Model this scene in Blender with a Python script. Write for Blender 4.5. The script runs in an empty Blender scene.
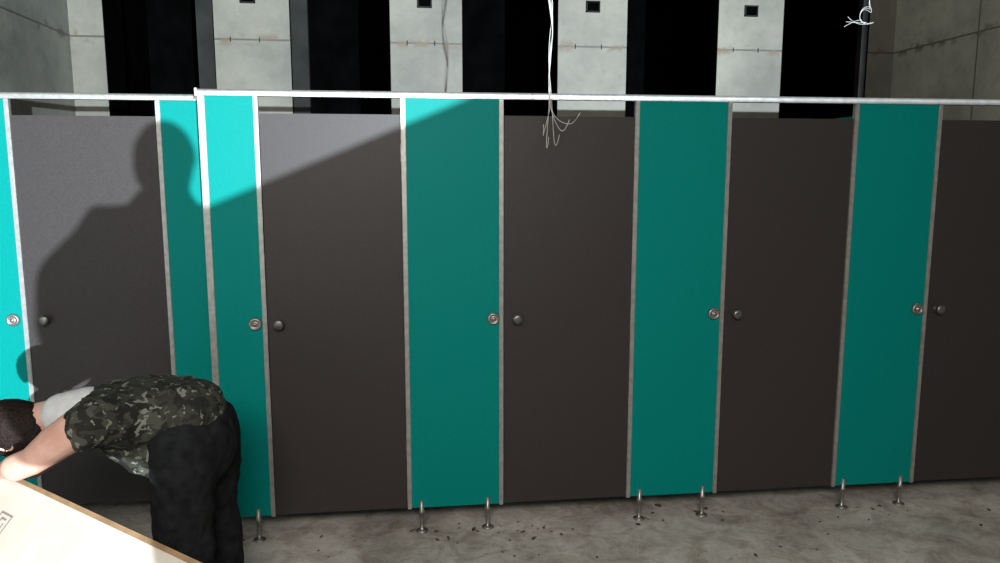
import bpy, bmesh, math, random
from mathutils import Vector, Matrix
random.seed(4)
scene = bpy.context.scene
scene.view_settings.view_transform = 'Standard'
COL = scene.collection

# ------------------------------------------------------------ materials
def newmat(name):
    m = bpy.data.materials.new(name); m.use_nodes = True
    nt = m.node_tree
    return m, nt, nt.nodes["Principled BSDF"]

def mat(name, c1, c2=None, scale=20, rough=.5, metal=0, bump=0, detail=4, lo=.35, hi=.65, bscale=None, spec=.5):
    m, nt, b = newmat(name)
    b.inputs['Roughness'].default_value = rough
    b.inputs['Metallic'].default_value = metal
    b.inputs['Specular IOR Level'].default_value = spec
    tc = nt.nodes.new('ShaderNodeTexCoord')
    n = nt.nodes.new('ShaderNodeTexNoise'); n.inputs['Scale'].default_value = scale; n.inputs['Detail'].default_value = detail
    nt.links.new(tc.outputs['Object'], n.inputs['Vector'])
    r = nt.nodes.new('ShaderNodeValToRGB')
    r.color_ramp.elements[0].position = lo; r.color_ramp.elements[1].position = hi
    r.color_ramp.elements[0].color = (*c1, 1); r.color_ramp.elements[1].color = (*(c2 or c1), 1)
    nt.links.new(n.outputs['Fac'], r.inputs['Fac'])
    nt.links.new(r.outputs['Color'], b.inputs['Base Color'])
    if bump:
        n2 = nt.nodes.new('ShaderNodeTexNoise'); n2.inputs['Scale'].default_value = bscale or scale * 2
        nt.links.new(tc.outputs['Object'], n2.inputs['Vector'])
        bp = nt.nodes.new('ShaderNodeBump'); bp.inputs['Strength'].default_value = bump; bp.inputs['Distance'].default_value = .005
        nt.links.new(n2.outputs['Fac'], bp.inputs['Height'])
        nt.links.new(bp.outputs['Normal'], b.inputs['Normal'])
    return m

def tilemat(name, axes, shift, bw, bh, ca, cb, mortar, dirt=(.10,.06,.03), rust_z=None, rough=.6, msize=.006, noise_scale=1.6):
    m, nt, b = newmat(name)
    N = nt.nodes.new; L = nt.links.new
    b.inputs['Roughness'].default_value = rough
    tc = N('ShaderNodeTexCoord'); sp = N('ShaderNodeSeparateXYZ'); L(tc.outputs['Object'], sp.inputs[0])
    cx = N('ShaderNodeCombineXYZ')
    for i, a in enumerate(axes):
        ad = N('ShaderNodeMath'); ad.operation = 'ADD'; ad.inputs[1].default_value = shift[i]
        L(sp.outputs[a], ad.inputs[0]); L(ad.outputs[0], cx.inputs[i])
    br = N('ShaderNodeTexBrick'); br.offset = 0; br.inputs['Scale'].default_value = 1
    br.inputs['Mortar Size'].default_value = msize; br.inputs['Mortar Smooth'].default_value = .2
    br.inputs['Brick Width'].default_value = bw; br.inputs['Row Height'].default_value = bh
    br.inputs['Color1'].default_value = (*ca, 1); br.inputs['Color2'].default_value = (*cb, 1); br.inputs['Mortar'].default_value = (*mortar, 1)
    L(cx.outputs[0], br.inputs['Vector'])
    n = N('ShaderNodeTexNoise'); n.inputs['Scale'].default_value = noise_scale; n.inputs['Detail'].default_value = 8; n.inputs['Roughness'].default_value = .65
    L(tc.outputs['Object'], n.inputs['Vector'])
    r = N('ShaderNodeValToRGB'); r.color_ramp.elements[0].position = .35; r.color_ramp.elements[1].position = .7
    r.color_ramp.elements[0].color = (.6, .6, .58, 1); r.color_ramp.elements[1].color = (1.25, 1.22, 1.15, 1)
    L(n.outputs['Fac'], r.inputs['Fac'])
    mx = N('ShaderNodeMix'); mx.data_type = 'RGBA'; mx.blend_type = 'MULTIPLY'; mx.inputs[0].default_value = 1
    L(br.outputs['Color'], mx.inputs[6]); L(r.outputs['Color'], mx.inputs[7])
    n2 = N('ShaderNodeTexNoise'); n2.inputs['Scale'].default_value = 18; n2.inputs['Detail'].default_value = 6
    L(tc.outputs['Object'], n2.inputs['Vector'])
    r2 = N('ShaderNodeValToRGB'); r2.color_ramp.elements[0].position = .55; r2.color_ramp.elements[1].position = .72
    L(n2.outputs['Fac'], r2.inputs['Fac'])
    fac = r2.outputs['Color']
    if rust_z is not None:
        s = N('ShaderNodeMath'); s.operation = 'SUBTRACT'; s.inputs[1].default_value = rust_z; L(sp.outputs[2], s.inputs[0])
        a = N('ShaderNodeMath'); a.operation = 'ABSOLUTE'; L(s.outputs[0], a.inputs[0])
        mr = N('ShaderNodeMapRange'); mr.inputs['From Min'].default_value = .045; mr.inputs['From Max'].default_value = .005
        L(a.outputs[0], mr.inputs['Value'])
        n3 = N('ShaderNodeTexNoise'); n3.inputs['Scale'].default_value = 14; L(tc.outputs['Object'], n3.inputs['Vector'])
        mr3 = N('ShaderNodeMapRange'); mr3.inputs['From Min'].default_value = .5; mr3.inputs['From Max'].default_value = .62; L(n3.outputs['Fac'], mr3.inputs['Value'])
        mu = N('ShaderNodeMath'); mu.operation = 'MULTIPLY'; L(mr.outputs[0], mu.inputs[0]); L(mr3.outputs[0], mu.inputs[1])
        mm = N('ShaderNodeMath'); mm.operation = 'MAXIMUM'; 
        sc = N('ShaderNodeMath'); sc.operation = 'MULTIPLY'; sc.inputs[1].default_value = .25; L(fac, sc.inputs[0])
        L(sc.outputs[0], mm.inputs[0]); L(mu.outputs[0], mm.inputs[1]); fac = mm.outputs[0]
    else:
        sc = N('ShaderNodeMath'); sc.operation = 'MULTIPLY'; sc.inputs[1].default_value = .6; L(fac, sc.inputs[0]); fac = sc.outputs[0]
    m2 = N('ShaderNodeMix'); m2.data_type = 'RGBA'; L(fac, m2.inputs[0]); L(mx.outputs[2], m2.inputs[6]); m2.inputs[7].default_value = (*dirt, 1)
    L(m2.outputs[2], b.inputs['Base Color'])
    bp = N('ShaderNodeBump'); bp.inputs['Strength'].default_value = .4; bp.inputs['Distance'].default_value = .004
    L(n2.outputs['Fac'], bp.inputs['Height']); L(bp.outputs['Normal'], b.inputs['Normal'])
    return m

def floormat():
    m, nt, b = newmat('dusty_concrete'); N = nt.nodes.new; L = nt.links.new
    b.inputs['Roughness'].default_value = .8; b.inputs['Specular IOR Level'].default_value = .2
    tc = N('ShaderNodeTexCoord')
    def noise(s, d=8, r=.6, dist=0):
        n = N('ShaderNodeTexNoise'); n.inputs['Scale'].default_value = s; n.inputs['Detail'].default_value = d
        n.inputs['Roughness'].default_value = r; n.inputs['Distortion'].default_value = dist
        L(tc.outputs['Object'], n.inputs['Vector']); return n
    def ramp(n, a, ca, c, cb):
        r = N('ShaderNodeValToRGB'); r.color_ramp.elements[0].position = a; r.color_ramp.elements[1].position = c
        r.color_ramp.elements[0].color = (*ca, 1); r.color_ramp.elements[1].color = (*cb, 1); L(n.outputs['Fac'], r.inputs['Fac']); return r
    base = ramp(noise(1.7, 10, .7, .4), .34, (.33, .30, .265), .64, (.64, .595, .535))
    r2 = ramp(noise(7, 8, .75, .8), .40, (.62, .58, .54), .56, (1, 1, 1))
    mx = N('ShaderNodeMix'); mx.data_type = 'RGBA'; mx.blend_type = 'MULTIPLY'; mx.inputs[0].default_value = .85
    L(base.outputs[0], mx.inputs[6]); L(r2.outputs[0], mx.inputs[7])
    r3 = ramp(noise(34, 6, .8, .3), .34, (.40, .34, .29), .42, (1, 1, 1))
    m2 = N('ShaderNodeMix'); m2.data_type = 'RGBA'; m2.blend_type = 'MULTIPLY'; m2.inputs[0].default_value = .8
    L(mx.outputs[2], m2.inputs[6]); L(r3.outputs[0], m2.inputs[7])
    L(m2.outputs[2], b.inputs['Base Color'])
    nb = noise(25, 8, .7)
    bp = N('ShaderNodeBump'); bp.inputs['Strength'].default_value = .6; bp.inputs['Distance'].default_value = .008
    L(nb.outputs['Fac'], bp.inputs['Height']); L(bp.outputs['Normal'], b.inputs['Normal'])
    return m

M_TEAL = mat('teal_laminate', (.0, .195, .172), (.0, .21, .186), 90, .5, bump=.05, bscale=400, spec=.08)
M_DOOR = mat('grey_laminate', (.028, .0225, .021), (.038, .031, .0295), 160, .5, bump=.08, bscale=500, detail=2, spec=.32)
M_ALU = mat('aluminium', (.30, .29, .27), (.38, .37, .345), 40, .45, metal=.5)
M_STEEL = mat('brushed_steel', (.28, .265, .24), (.37, .35, .32), 60, .4, metal=.8)
M_DARKSTEEL = mat('dark_steel', (.14, .13, .12), (.21, .20, .185), 60, .38, metal=.8)
M_WIRE = mat('wire_sheath', (.42, .41, .38), (.55, .54, .5), 30, .5)
M_SKIN = mat('skin', (.50, .27, .20), (.60, .36, .28), 14, .5, bump=.1, bscale=150)
M_HAIR = mat('hair', (.006, .004, .0035), (.020, .012, .009), 120, .6, bump=.8, bscale=180, spec=.15)
M_PANTS = mat('trouser_cloth', (.008, .0085, .009), (.016, .017, .018), 30, .9, bump=.2, bscale=200, spec=.1)
M_SHOE = mat('shoe_leather', (.02, .018, .016), (.035, .03, .027), 30, .5)
M_JACKET = mat('jacket_cloth', (.03, .035, .05), (.05, .055, .07), 30, .8)
M_WHITE = mat('undershirt', (.5, .5, .5), (.6, .6, .6), 30, .8)
M_LIP = mat('lip', (.35, .12, .1), (.38, .14, .11), 30, .5)
M_EYE = mat('eye', (.6, .6, .58), (.02, .02, .02), 8, .2)
M_CARTON = mat('carton_print', (.52, .455, .38), (.64, .575, .49), 3, .65, bump=.1, bscale=60)
M_KRAFT = mat('kraft_edge', (.22, .13, .065), (.32, .2, .1), 12, .8)
M_INK = mat('ink', (.20, .16, .14), (.26, .21, .18), 12, .8)
M_BLACK = mat('opening_shade', (.0008, .0008, .0008), (.0015, .0015, .0015), 6, 1, spec=0)  # near-black colour stands in for the shade inside the openings
M_REVEAL = mat('reveal_render', (.012, .0125, .0115), (.020, .020, .018), 6, .9, spec=.1)
M_DEBRIS = mat('debris', (.03, .022, .016), (.14, .10, .075), 30, .9)
M_CEIL = mat('ceiling_plaster', (.22, .22, .21), (.3, .3, .28), 3, .9)
M_PHONE = mat('phone_glass', (.01, .01, .01), (.015, .015, .015), 3, .2)

def camo():
    m, nt, b = newmat('camouflage_cloth'); N = nt.nodes.new; L = nt.links.new
    b.inputs['Roughness'].default_value = .85; b.inputs['Specular IOR Level'].default_value = .2
    tc = N('ShaderNodeTexCoord')
    cols = [(.032, .032, .025), (.016, .016, .013), (.055, .055, .042), (.17, .17, .14)]
    prev = None
    for i, (c, sc, th) in enumerate(zip(cols, [1, 20, 26, 36], [0, .5, .56, .61])):
        if i == 0:
            prev = c; continue
        mp = N('ShaderNodeMapping'); mp.inputs['Location'].default_value = (i * 3.1, i * 1.7, i)
        L(tc.outputs['Object'], mp.inputs['Vector'])
        n = N('ShaderNodeTexNoise'); n.inputs['Scale'].default_value = sc; n.inputs['Detail'].default_value = 2; n.inputs['Distortion'].default_value = .6
        L(mp.outputs[0], n.inputs['Vector'])
        r = N('ShaderNodeMapRange'); r.inputs['From Min'].default_value = th; r.inputs['From Max'].default_value = th + .02
        L(n.outputs['Fac'], r.inputs['Value'])
        mx = N('ShaderNodeMix'); mx.data_type = 'RGBA'; L(r.outputs[0], mx.inputs[0])
        if isinstance(prev, tuple): mx.inputs[6].default_value = (*prev, 1)
        else: L(prev, mx.inputs[6])
        mx.inputs[7].default_value = (*c, 1); prev = mx.outputs[2]
    L(prev, b.inputs['Base Color'])
    return m
M_CAMO = camo()

# ------------------------------------------------------------ mesh helpers
def empty(name, loc):
    e = bpy.data.objects.new(name, None); e.empty_display_size = .1
    e.location = loc; COL.objects.link(e); return e

def put(o, parent):
    COL.objects.link(o)
    if parent is not None:
        o.parent = parent
        o.matrix_parent_inverse = Matrix.Translation(-Vector(parent.location))
    return o

def finish(bm, name, m, parent=None, smooth=False, loc=(0, 0, 0)):
    me = bpy.data.meshes.new(name)
    bmesh.ops.recalc_face_normals(bm, faces=bm.faces)
    if smooth:
        for f in bm.faces: f.smooth = True
    bm.to_mesh(me); bm.free()
    for x in (m if isinstance(m, (list, tuple)) else [m]): me.materials.append(x)
    o = bpy.data.objects.new(name, me); o.location = loc
    return put(o, parent)

def addbox(bm, x0, x1, y0, y1, z0, z1, bevel=0, mi=0):
    c = Vector(((x0 + x1) / 2, (y0 + y1) / 2, (z0 + z1) / 2))
    mtx = Matrix.Translation(c) @ Matrix.Diagonal((x1 - x0, y1 - y0, z1 - z0, 1))
    r = bmesh.ops.create_cube(bm, size=1, matrix=mtx)
    vs = r['verts']
    es = list({e for v in vs for e in v.link_edges})
    fs = list({f for v in vs for f in v.link_faces})
    for f in fs: f.material_index = mi
    if bevel:
        bmesh.ops.bevel(bm, geom=es, offset=bevel, segments=2, affect='EDGES')

def box(name, x0, x1, y0, y1, z0, z1, m, parent=None, bevel=0):
    bm = bmesh.new()
    addbox(bm, x0, x1, y0, y1, z0, z1, bevel)
    return finish(bm, name, m, parent)

def lathe(name, prof, loc, axis, m, parent=None, seg=24):
    bm = bmesh.new(); rings = []
    for r, h in prof:
        ring = []
        for k in range(seg):
            a = 2 * math.pi * k / seg
            p = Vector((r * math.cos(a), r * math.sin(a), h))
            if axis == 'Y': p = Vector((p.x, -p.z, p.y))
            ring.append(bm.verts.new(p + Vector(loc)))
        rings.append(ring)
    for a, b in zip(rings, rings[1:]):
        for k in range(seg):
            bm.faces.new((a[k], a[(k + 1) % seg], b[(k + 1) % seg], b[k]))
    bm.faces.new(rings[0]); bm.faces.new(rings[-1])
    o = finish(bm, name, m, parent, smooth=True)
    return o

# ------------------------------------------------------------ room
ZC = 3.1
YF, YL, YB = 3.33, 3.56, 4.83
XL, XR = -1.95, 3.25
M_WBACK = tilemat('wall_tile_back', (0, 2, 1), (10.89, 9.545 - .0, 0), 1.05, .6, (.122, .118, .096), (.142, .137, .112), (.042, .038, .03), dirt=(.085, .055, .025), rust_z=2.455)
M_WSIDE = tilemat('wall_tile_side', (1, 2, 0), (10.33, 9.545, 0), .9, .6, (.33, .33, .28), (.36, .36, .31), (.12, .11, .09), dirt=(.12, .10, .06), rust_z=2.455)
M_WLEFT = tilemat('wall_plaster_left', (1, 2, 0), (10.33, 9.545, 0), 1.3, .6, (.12, .125, .11), (.14, .14, .12), (.06, .055, .05), dirt=(.05, .045, .035), rust_z=2.455)
M_FLOOR = floormat()

box('floor', -4, 5, -4, 6.3, -.1, 0, M_FLOOR)
box('ceiling', -2.2, 3.5, -.9, 6.3, ZC, ZC + .1, M_CEIL)
box('wall_left', XL - .2, XL, -.9, 6.3, 0, ZC, M_WLEFT)
box('wall_right', XR, XR + .2, -.9, 6.3, 0, ZC, M_WSIDE)
piers = [(XL, -1.759), (-1.132, -.69), (-.088, .355), (.963, 1.41), (2.018, 2.46), (3.066, XR)]
bm = bmesh.new()
for a, b in piers: addbox(bm, a, b, YB, YB + .3, 0, 2.98)
addbox(bm, XL, XR, YB, YB + .3, 2.98, ZC)
finish(bm, 'wall_back', M_WBACK)
bm = bmesh.new()
for a, b in piers[:-1]:
    addbox(bm, b - .001, b + .006, YB + .004, YB + .3, 0, 2.98)
for a, b in piers[1:]:
    addbox(bm, a - .006, a + .001, YB + .004, YB + .3, 0, 2.98)
finish(bm, 'jamb_shade', M_BLACK)  # black strips over the jambs paint them as if in deep shade
bm = bmesh.new()
addbox(bm, -1.235, -1.139, YB + .01, YB + .06, 0, 2.98)
addbox(bm, -.684, -.585, YB + .01, YB + .06, 0, 2.98)
addbox(bm, 3.02, 3.06, YB + .01, YB + .06, 0, 2.98)
finish(bm, 'trim_2', M_REVEAL)
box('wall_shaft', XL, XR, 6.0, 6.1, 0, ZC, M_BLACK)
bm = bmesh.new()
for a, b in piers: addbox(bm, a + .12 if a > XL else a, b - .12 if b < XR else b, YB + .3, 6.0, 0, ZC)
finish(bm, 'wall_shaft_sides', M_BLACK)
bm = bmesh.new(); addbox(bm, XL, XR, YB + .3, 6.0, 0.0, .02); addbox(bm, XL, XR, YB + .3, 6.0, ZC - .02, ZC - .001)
finish(bm, 'shaft_shade_lining', M_BLACK)  # black sheets over shaft floor and ceiling, painted in place of shade

# added unseen blocker behind the photographer, sloped to cast the diagonal shadow edge
bm = bmesh.new()
prof = [(.2, 0), (.2, 1.425), (1.155, 1.821), (XR, 1.826), (XR, 0)]
y0, y1 = -.72, -.60
f = [bm.verts.new((x, y0, z)) for x, z in prof]; g = [bm.verts.new((x, y1, z)) for x, z in prof]
bm.faces.new(f); bm.faces.new(g[::-1])
for i in range(5): bm.faces.new((f[i], f[(i + 1) % 5], g[(i + 1) % 5], g[i]))
finish(bm, 'shadow_blocker', M_CEIL)

for x in (-.93, .125, 1.185, 2.235):
    e = empty('junction_box', (x, YB, 2.70))
    bm = bmesh.new()
    w, h = .045, .035
    addbox(bm, x - w, x + w, YB - .012, YB, 2.70 - h, 2.70 - h + .008, .001)
    addbox(bm, x - w, x + w, YB - .012, YB, 2.70 + h - .008, 2.70 + h, .001)
    addbox(bm, x - w, x - w + .008, YB - .012, YB, 2.70 - h, 2.70 + h, .001)
    addbox(bm, x + w - .008, x + w, YB - .012, YB, 2.70 - h, 2.70 + h, .001)
    finish(bm, 'frame', M_REVEAL, e)
    box('recess_shade', x - w + .008, x + w - .008, YB - .004, YB - .0005, 2.70 - h + .008, 2.70 + h - .008, M_BLACK, e)  # near-black plate painted for the shade inside the hole
    for dx in (-.11, .06):
        box('tile_clip', x + dx - .003, x + dx + .003, YB - .003, YB, 2.440, 2.470, M_REVEAL, e, .001)

# ------------------------------------------------------------ cubicles
ZB, ZT, ZD, ZR = .115, 1.972, 1.902, 2.0
def leg(x, y, parent):
    lathe('foot', [(.028, 0), (.028, .004), (.012, .009), (.0085, .012), (.0085, .085), (.014, .088), (.014, .10), (.011, .104), (.011, .15)], (x, y - .004, 0), 'Z', M_STEEL, parent, 20)
def lock(x, y, parent):
    lathe('lock_indicator', [(.029, 0), (.029, .006), (.025, .012), (.018, .014), (.018, .011), (.009, .011), (.008, .017)], (x, y, 1.0), 'Y', M_STEEL, parent)
def knob(x, y, parent):
    lathe('knob', [(.017, 0), (.017, .004), (.010, .008), (.010, .02), (.022, .026), (.024, .036), (.020, .042), (.012, .044)], (x, y, 1.0), 'Y', M_DARKSTEEL, parent)

def pilaster(x0, x1, y, legs=(), lockx=None, wl=.02):
    e = empty('partition_panel', ((x0 + x1) / 2, y, 0))
    box('board', x0 + .006, x1 - .006, y - .006, y + .006, ZB, ZT, M_TEAL, e, .001)
    box('edge_strip_1', x0 - wl / 2, x0 + wl / 2, y - .012, y + .012, ZB - .004, ZT, M_ALU, e, .002)
    box('edge_strip_2', x1 - .0095, x1 + .0095, y - .012, y + .012, ZB - .004, ZT, M_ALU, e, .002)
    for lx in legs: leg(lx, y, e)
    if lockx: lock(lockx, y - .006, e)
    return e
def cubdoor(x0, x1, y, kx=None):
    e = empty('cubicle_door', ((x0 + x1) / 2, y, 0))
    box('leaf', x0 + .013, x1 - .013, y - .006, y + .006, ZB + .002, ZD, M_DOOR, e, .001)
    if kx: knob(kx, y - .006, e)
    for z in (.35, 1.7):
        box('hinge', x1 - .03, x1 - .011, y + .006, y + .02, z, z + .08, M_STEEL, e, .002)
    return e
def divider(x, y0, y1):
    e = empty('divider_panel', (x, (y0 + y1) / 2, 0))
    box('board', x - .006, x + .006, y0 + .014, y1 - .004, ZB, 1.945, M_TEAL, e, .001)
    leg(x, y1 - .3, e)

pilaster(-.846, -.627, YF, (-.79, -.693), -.668, .028)
cubdoor(-.627, -.013, YF, -.565)
pilaster(-.013, .414, YF, (.042, .35), .378)
cubdoor(.414, 1.027, YF, .485)
pilaster(1.027, 1.460, YF, (1.085, 1.40), 1.420)
cubdoor(1.460, 2.075, YF, 1.525)
pilaster(2.075, 2.495, YF, (2.130, 2.437), 2.453)
cubdoor(2.495, 3.13, YF, 2.555)
pilaster(3.13, 3.238, YF, (3.19,))
pilaster(-1.937, -1.715, YL, (-1.79,), -1.765)
cubdoor(-1.715, -1.0906, YL, -1.625)
pilaster(-1.0906, -.88, YL, (-1.03,))
for x in (.20, 1.24, 2.29): divider(x, YF, YB)
divider(-.85, YL + .01, YB)
box('partition_return_panel', -.858, -.838, YF + .014, YL + .02, ZB, 1.965, M_TEAL, None, .001)

def headrail(x0, x1, y):
    e = empty('partition_headrail', ((x0 + x1) / 2, y, ZR))
    bm = bmesh.new(); prof = []
    for k in range(16):
        a = math.pi * k / 15
        prof.append((y + .017 * math.cos(a), ZR - .012 + .012 * math.sin(a)))
    prof = [(y + .017, ZT)] + prof + [(y - .017, ZT)]
    A = [bm.verts.new((x0, a, b)) for a, b in prof]; B = [bm.verts.new((x1, a, b)) for a, b in prof]
    n = len(prof)
    for i in range(n): bm.faces.new((A[i], A[(i + 1) % n], B[(i + 1) % n], B[i]))
    bm.faces.new(A); bm.faces.new(B[::-1])
    finish(bm, 'rail', M_ALU, e)
    box('end_cap', x0 - .006, x0 + .004, y - .020, y + .020, ZT - .004, ZR + .003, M_ALU, e, .002)
headrail(-.862, XR - .006, YF)
headrail(XL + .012, -.868, YL)

# ------------------------------------------------------------ wires
def wires(name, strands, r=.0022):
    cu = bpy.data.curves.new(name, 'CURVE'); cu.dimensions = '3D'; cu.bevel_depth = r; cu.bevel_resolution = 2
    for pts in strands:
        s = cu.splines.new('NURBS'); s.points.add(len(pts) - 1); s.use_endpoint_u = True; s.order_u = 3
        for i, p in enumerate(pts): s.points[i].co = (*p, 1)
    cu.materials.append(M_WIRE)
    o = bpy.data.objects.new(name, cu); COL.objects.link(o); return o
st = []
wy = 3.12
for k in range(5):
    pts = []
    ph = random.uniform(0, 6)
    for i in range(17):
        z = ZC - (ZC - 1.93) * i / 16
        am = .014 if z > 2.2 else .007
        pts.append((.580 + .012 * (i / 16) + am * math.sin(i * 1.1 + ph), wy + am * math.cos(i * .9 + ph), z))
    dx = [-.035, -.015, .01, .045, .08][k]; dz = [1.80, 1.75, 1.76, 1.82, 1.85][k]
    x, y, z = pts[-1]
    pts += [(x + dx * .4, y, z - .06), (x + dx, y - .01, dz), (x + dx * 1.2 + .01, y - .02, dz + .012), (x + dx * 1.4 + .015, y - .02, dz + .05)]
    st.append(pts)
wires('hanging_cable_bundle', st, .0013)
st = []
for k in range(3):
    pts = [(2.83, 4.5, ZC), (2.845, 4.5, 2.85), (2.835, 4.49, 2.70 - .02 * k)]
    cx, cz = 2.815 + .01 * k, 2.62
    for i in range(6):
        a = .3 + i * .85 + k * .5
        pts.append((cx + (.05 + .012 * k) * math.cos(a), 4.48 + .02 * math.sin(a * 1.7), cz + (.035 + .01 * k) * math.sin(a)))
    pts += [(2.75, 4.47, 2.59 - .02 * k), (2.67 + .01 * k, 4.47, 2.545 + .03 * k)]
    st.append(pts)
wires('loose_cable_coil', st, .0014)

# ------------------------------------------------------------ debris
bm = bmesh.new()
def chip(x, y, s):
    m = Matrix.Translation((x, y, s * .25)) @ Matrix.Rotation(random.uniform(0, 6.28), 4, 'Z') @ Matrix.Diagonal((s * random.uniform(.7, 1.8), s * random.uniform(.4, .9), s * .5, 1))
    r = bmesh.ops.create_icosphere(bm, subdivisions=1, radius=.5, matrix=m)
    for v in r['verts']:
        v.co += Vector((random.uniform(-1, 1), random.uniform(-1, 1), 0)) * s * .28
        v.co.z = max(v.co.z, .0005)
for cx, cy, n, sp in [(.55, 3.25, 26, .10), (.2, 3.3, 14, .12), (.4, 3.0, 6, .2), (1.25, 3.3, 14, .15), (.66, 2.75, 30, .05), (2.25, 3.25, 10, .2), (1.7, 3.0, 6, .35), (-.2, 3.2, 6, .2), (2.6, 3.1, 4, .25), (0.1, 2.7, 4, .3), (1.4, 2.75, 5, .4)]:
    for i in range(n):
        x = random.gauss(cx, sp); y = random.gauss(cy, sp * .5)
        chip(min(x, 3.1), y, random.choice([.004, .006, .008, .01, .012, .016, .022]))
finish(bm, 'floor_debris', M_DEBRIS)

# ------------------------------------------------------------ figures
def capsule(bm, p1, r1, p2, r2, seg=18):
    p1, p2 = Vector(p1), Vector(p2)
    d = p2 - p1
    for p, r in ((p1, r1), (p2, r2)):
        bmesh.ops.create_uvsphere(bm, u_segments=seg, v_segments=12, radius=r, matrix=Matrix.Translation(p))
    if d.length < 1e-5: return
    rot = d.to_track_quat('Z', 'Y').to_matrix().to_4x4()
    bmesh.ops.create_cone(bm, cap_ends=True, segments=seg, radius1=r1, radius2=r2, depth=d.length, matrix=Matrix.Translation((p1 + p2) / 2) @ rot)
def chain(bm, pts):
    for a, b in zip(pts, pts[1:]): capsule(bm, a[0], a[1], b[0], b[1])
def ell(bm, c, r, rot=None):
    m = Matrix.Translation(Vector(c)) @ (rot or Matrix.Identity(4)) @ Matrix.Diagonal((*r, 1))
    bmesh.ops.create_uvsphere(bm, u_segments=24, v_segments=16, radius=1, matrix=m)
def fuse(bm, name, m, parent, voxel, smooth=4, folds=0, fsize=.12):
    o = finish(bm, name, m, parent, smooth=True)
    r = o.modifiers.new('Remesh', 'REMESH'); r.mode = 'VOXEL'; r.voxel_size = voxel; r.use_smooth_shade = True
    s = o.modifiers.new('Smooth', 'SMOOTH'); s.factor = .5; s.iterations = smooth
    if folds:
        t = bpy.data.textures.new(name + '_folds', 'CLOUDS'); t.noise_scale = fsize; t.noise_depth = 2
        d = o.modifiers.new('Folds', 'DISPLACE'); d.texture = t; d.strength = folds; d.mid_level = .5; d.texture_coords = 'LOCAL'
    return o

def hand(bm, wrist, d, n, s, curl=(.5, .6, .4), spread=.06):
    w, d, n, s = Vector(wrist), Vector(d).normalized(), Vector(n).normalized(), Vector(s).normalized()
    L = [(.040, .024, .020), (.044, .028, .022), (.041, .026, .021), (.032, .020, .018)]
    mc = [.086, .088, .083, .076]
    for i in range(4):
        off = .030 - i * .020
        base = w + s * off * .5
        kn = w + d * mc[i] + s * off
        pts = [(base, .014), (kn, .0115)]
        a = 0; p = kn
        for j in range(3):
            a += curl[j]
            dr = (d * math.cos(a) - n * math.sin(a) + s * spread * (1.5 - i)).normalized()
            p = p + dr * L[i][j]
            pts.append((p, .0095 - j * .0011))
        chain(bm, pts)
    t0 = w + d * .022 + s * .018; t1 = t0 + (d * .6 + s * .7 - n * .35).normalized() * .042
    t2 = t1 + (d * .85 + s * .3 - n * .5).normalized() * .032; t3 = t2 + (d * .9 - n * .6).normalized() * .026
    chain(bm, [(t0, .015), (t1, .012), (t2, .0105), (t3, .009)])

def head(parent, c, fwd, up, shaggy=False):
    c = Vector(c); f = Vector(fwd).normalized(); u = Vector(up).normalized()
    u = (u - f * u.dot(f)).normalized(); l = u.cross(f)
    R = Matrix((f, l, u)).transposed().to_4x4(); Mx = Matrix.Translation(c) @ R
    bm = bmesh.new()
    bmesh.ops.create_uvsphere(bm, u_segments=40, v_segments=30, radius=1)
    for v in bm.verts:
        x, y, z = v.co
        jaw = max(0, -z)
        X = x * (.096 - .012 * jaw) + (.012 * jaw if x > 0 else .02 * jaw)
        Y = y * (.076 - .026 * jaw ** 1.5)
        Z = z * .115
        if x > 0:
            X += .020 * math.exp(-(Y / .011) ** 2 - ((Z + .012) / .018) ** 2)
            X += .006 * math.exp(-(Y / .02) ** 2 - ((Z + .052) / .012) ** 2)
            X += .008 * math.exp(-(Y / .022) ** 2 - ((Z + .09) / .015) ** 2)
            X += .005 * math.exp(-((Z - .030) / .010) ** 2) * (abs(Y) < .05)
            for sy in (-1, 1): X -= .009 * math.exp(-((Y - sy * .03) / .014) ** 2 - ((Z - .008) / .011) ** 2)
        v.co = (X, Y, Z)
    bm.transform(Mx); finish(bm, 'head', M_SKIN, parent, smooth=True)
    bm = bmesh.new()
    for sy in (-1, 1):
        ell(bm, (.074, sy * .030, .008), (.012, .013, .009))
    bm.transform(Mx); finish(bm, 'eyes', M_EYE, parent, smooth=True)
    bm = bmesh.new()
    ell(bm, (.096, 0, -.049), (.008, .022, .0045)); ell(bm, (.094, 0, -.057), (.008, .018, .005))
    bm.transform(Mx); finish(bm, 'mouth', M_LIP, parent, smooth=True)
    bm = bmesh.new()
    for sy in (-1, 1):
        for k in range(14):
            a = -2.2 + k * .34
            ell(bm, (-.004 + .015 * math.cos(a), sy * (.078 + .006 * math.sin(k * .3)), .0 + .028 * math.sin(a)), (.006, .006, .006))
        ell(bm, (-.004, sy * .074, 0), (.012, .006, .022)); ell(bm, (.0, sy * .076, -.026), (.007, .005, .008))
    bm.transform(Mx); fuse(bm, 'ears', M_SKIN, parent, .002, 2)
    bm = bmesh.new()
    bmesh.ops.create_uvsphere(bm, u_segments=60, v_segments=44, radius=1)
    dele = []
    xl = .32 if shaggy else -.12
    zl = -.45 if shaggy else -.05
    k = 1.05 if shaggy else 1.0
    for v in bm.verts:
        x, y, z = v.co
        if (x > (.42 if shaggy else .30) and z < .62) or z < (-.75 if shaggy else -.62) or (x > xl and z < zl): dele.append(v)
        rr = (1 + random.uniform(-.03, .04)) * k
        v.co = (x * .104 * rr, y * .083 * rr, z * .124 * rr + .001)
    bmesh.ops.delete(bm, geom=dele, context='VERTS')
    bm.transform(Mx)
    o = finish(bm, 'hair', M_HAIR, parent, smooth=True)
    so = o.modifiers.new('Thick', 'SOLIDIFY'); so.thickness = .014; so.offset = -1

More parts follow.
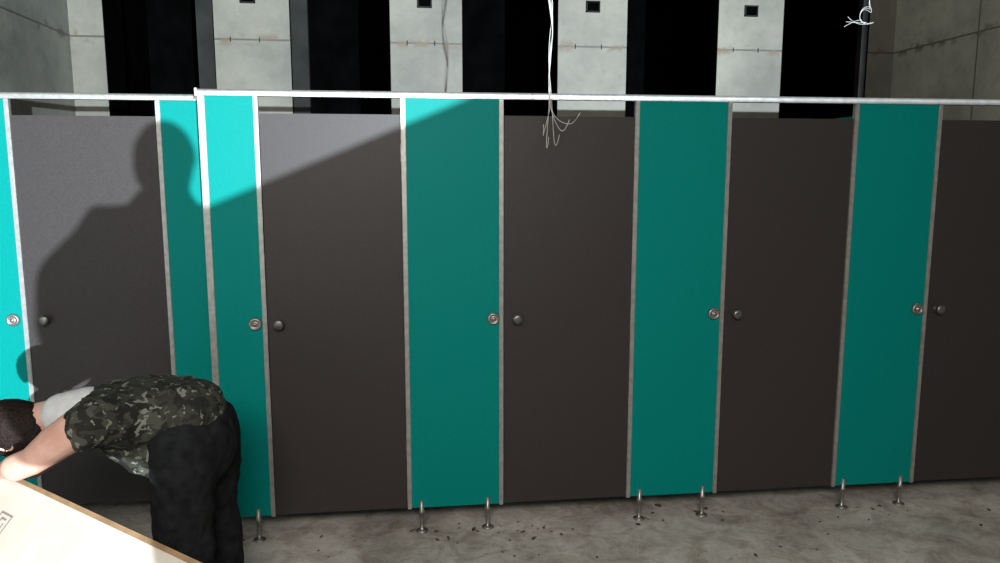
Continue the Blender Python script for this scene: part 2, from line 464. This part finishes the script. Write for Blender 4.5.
# --- bending worker
Y0 = 2.58
w = empty('bending_worker', (-.72, Y0, 0))
sh_n, el_n, wr_n = (-.995, Y0 - .205, .885), (-1.155, Y0 - .22, .775), (-1.272, 2.43, .725)
sh_f, el_f, wr_f = (-1.05, Y0 + .18, .84), (-1.20, Y0 + .23, .70), (-1.34, 2.74, .60)
bm = bmesh.new()
chain(bm, [(sh_n, .064), ((-1.085, Y0 - .213, .828), .056), (el_n, .043), ((-1.21, 2.372, .752), .042), (wr_n, .028)])
hand(bm, wr_n, (-.55, .50, -.36), (-.1, .35, .9), (.6, .75, 0), curl=(.35, .7, .5))
chain(bm, [(sh_f, .056), (el_f, .042), (wr_f, .028)])
hand(bm, wr_f, (-.1, -.55, .3), (-.8, .2, .5), (-.5, -.5, -.6), curl=(.4, .7, .5))
chain(bm, [((-1.06, Y0, .86), .07), ((-1.15, Y0 + .0, .85), .060), ((-1.24, Y0 + .01, .83), .060)])
fuse(bm, 'arms_and_neck', M_SKIN, w, .004, 4)
head(w, (-1.305, Y0 + .0, .800), (-.30, .30, -.92), (-.93, .0, .12), shaggy=True)
bm = bmesh.new()
ell(bm, (-.955, Y0, .845), (.145, .185, .105))
ell(bm, (-.86, Y0, .85), (.17, .165, .115))
ell(bm, (-.755, Y0, .845), (.125, .160, .112))
chain(bm, [((-.96, Y0, .85), .10), ((-1.07, Y0, .87), .072)])
chain(bm, [((-.90, Y0 - .06, .85), .11), ((-.975, Y0 - .195, .885), .078), ((-.995, Y0 - .205, .873), .076)])
chain(bm, [((-.90, Y0 + .06, .85), .11), (sh_f, .072), ((-1.11, Y0 + .20, .79), .066)])
chain(bm, [((-.97, Y0 - .05, .80), .075), ((-.88, Y0 - .06, .745), .085), ((-.82, Y0 - .06, .715), .085)])
fuse(bm, 'camouflage_shirt', M_CAMO, w, .008, 5, .022, .06)
bm = bmesh.new()
chain(bm, [((-1.07, Y0, .865), .077), ((-1.15, Y0 - .005, .855), .070)])
fuse(bm, 'undershirt_collar', M_WHITE, w, .006, 3)
bm = bmesh.new()
ell(bm, (-.745, Y0, .79), (.128, .17, .112), Matrix.Rotation(.6, 4, 'Y'))
ell(bm, (-.712, Y0, .74), (.112, .165, .15))
chain(bm, [((-.745, Y0 - .085, .76), .114), ((-.755, Y0 - .10, .62), .104), ((-.760, Y0 - .11, .47), .094), ((-.745, Y0 - .11, .30), .086), ((-.73, Y0 - .11, .10), .080)])
chain(bm, [((-.72, Y0 + .085, .76), .112), ((-.71, Y0 + .10, .62), .098), ((-.715, Y0 + .11, .47), .084), ((-.70, Y0 + .11, .30), .078), ((-.69, Y0 + .11, .10), .074)])
fuse(bm, 'trousers', M_PANTS, w, .009, 6, .026, .08)
bm = bmesh.new()
for fx, fy in ((-.73, Y0 - .11), (-.69, Y0 + .11)):
    chain(bm, [((fx, fy, .09), .045), ((fx + .03, fy, .045), .042), ((fx - .06, fy, .045), .042), ((fx - .17, fy, .034), .034)])
fuse(bm, 'shoes', M_SHOE, w, .006, 3)

# --- photographer (stands behind the camera)
px, py = .110, -.45
ph = empty('photographer', (px, py, 0))
bm = bmesh.new()
chain(bm, [((px, py, 1.40), .07), ((px, py, 1.53), .055)])
for s, sx in ((-1, -.20), (1, .20)):
    el = (px + (-.36 if s < 0 else .24), py + .04, 1.16); wr = (.02 + .065 * s, -.17, 1.50)
    chain(bm, [((px + sx, py, 1.40), .05), (el, .042), (wr, .028)])
    hand(bm, wr, (-s * .12, .25, .95), (s * .9, -.3, .2), (-s * .3, -.9, .1), curl=(.2, .4, .4))
fuse(bm, 'arms_and_neck', M_SKIN, ph, .005, 3)
head(ph, (px, py + .01, 1.610), (-.1, 1, -.1), (0, .05, 1))
bm = bmesh.new()
ell(bm, (px, py, 1.26), (.20, .13, .20)); ell(bm, (px, py, 1.05), (.17, .13, .20))
chain(bm, [((px, py, 1.37), .10), ((px, py, 1.46), .07)])
for s, sx in ((-1, -.20), (1, .20)):
    el = (px + (-.36 if s < 0 else .24), py + .04, 1.16); wr = (.02 + .065 * s, -.20, 1.45)
    chain(bm, [((px + sx * .5, py, 1.39), .09), ((px + sx, py, 1.395), .078), (el, .09), (wr, .045)])
chain(bm, [((px - .15, py, 1.35), .12), ((px - .30, py, 1.21), .13), ((px - .325, py, 1.04), .12), ((px - .31, py, .97), .10), ((px - .12, py, .97), .12)])  # extra bulk added to the jacket, shaped to fill out the cast shadow
chain(bm, [((px - .15, py, 1.30), .12), ((px - .15, py, 1.10), .13)])
fuse(bm, 'jacket', M_JACKET, ph, .012, 5, .02, .1)
bm = bmesh.new()
ell(bm, (px + .01, py, .92), (.17, .13, .10))
for k, (hx, kx, fx) in enumerate(((.02, .165 - px, .23 - px), (.13, .33 - px, .40 - px))):
    chain(bm, [((px + hx, py, .88), .095), ((px + kx, py, .50), .070), ((px + fx, py, .10), .055)])
fuse(bm, 'trousers', M_PANTS, ph, .012, 4, .02, .1)
bm = bmesh.new()
for fx in (.23, .40):
    chain(bm, [((fx, py - .02, .045), .042), ((fx, py + .06, .045), .042), ((fx + .01, py + .16, .034), .034)])
fuse(bm, 'shoes', M_SHOE, ph, .006, 3)
box('smartphone', -.05, .09, -.075, -.066, 1.59, 1.66, M_PHONE, ph, .003)

# ------------------------------------------------------------ carton
A = Vector((-1.324, 2.527, .68)); e = Vector((.757, -.654, 0)).normalized()
p = Vector((-.654, -.757, 0)).normalized(); run, drop = .65, .675
s = (p * run + Vector((0, 0, -drop))).normalized(); Nn = e.cross(s).normalized()
if Nn.z < 0: Nn = -Nn
Ln = math.hypot(run, drop)
ct = empty('flat_carton', tuple(A))
def slab(name, e0, e1, s0, s1, n0, n1, m, bevel=0):
    bm = bmesh.new(); addbox(bm, e0, e1, s0, s1, n0, n1, bevel)
    Mx = Matrix((e, s, Nn)).transposed().to_4x4(); bm.transform(Matrix.Translation(A) @ Mx)
    return finish(bm, name, m, ct)
slab('carton_body', -.10, 1.45, 0, Ln - .05, -.05, 0, M_CARTON, .004)
slab('kraft_strip', -.101, 1.451, -.002, .012, -.051, .0015, M_KRAFT)
a0, b0 = .135, .10
for (q, r_, t, u_) in ((0, .07, 0, .006), (0, .07, .074, .08), (0, .006, 0, .08), (.064, .07, 0, .08), (.02, .026, .015, .06), (.02, .05, .054, .06), (.044, .05, .03, .06), (.02, .05, .015, .021)):
    slab('printed_mark', a0 + q, a0 + r_, b0 + t, b0 + u_, 0, .0008, M_INK)

# ------------------------------------------------------------ lights
def look(o, t):
    o.rotation_euler = (Vector(t) - o.location).to_track_quat('-Z', 'Y').to_euler()
L = bpy.data.lights.new('distant_work_lamp', 'SPOT'); L.energy = 33000; L.color = (.78, .90, 1.0)
L.spot_size = math.radians(32); L.spot_blend = .3; L.shadow_soft_size = .06
o = bpy.data.objects.new('distant_work_lamp', L); o.location = (3.67, -12.45, 1.35); COL.objects.link(o); look(o, (-.4, 3.5, 1.7))
L = bpy.data.lights.new('ambient_fill', 'AREA'); L.energy = 150; L.shape = 'RECTANGLE'; L.size = 1.8; L.size_y = .8; L.color = (1, .96, .91)  # added soft fill for the ambient level, no fixture stands here
o = bpy.data.objects.new('ambient_fill', L); o.location = (-.3, -1.2, 2.85); COL.objects.link(o); look(o, (.0, 3.3, .3))

wd = bpy.data.worlds.new('World'); scene.world = wd; wd.use_nodes = True
wd.node_tree.nodes['Background'].inputs[0].default_value = (.9, .95, 1, 1)
wd.node_tree.nodes['Background'].inputs[1].default_value = .09

cam = bpy.data.cameras.new('camera'); cam.lens = 27; cam.sensor_width = 36; cam.clip_start = .05
co = bpy.data.objects.new('camera', cam); co.location = (0, 0, 1.64)
co.rotation_euler = (math.radians(82), 0, math.radians(-7)); COL.objects.link(co)
scene.camera = co
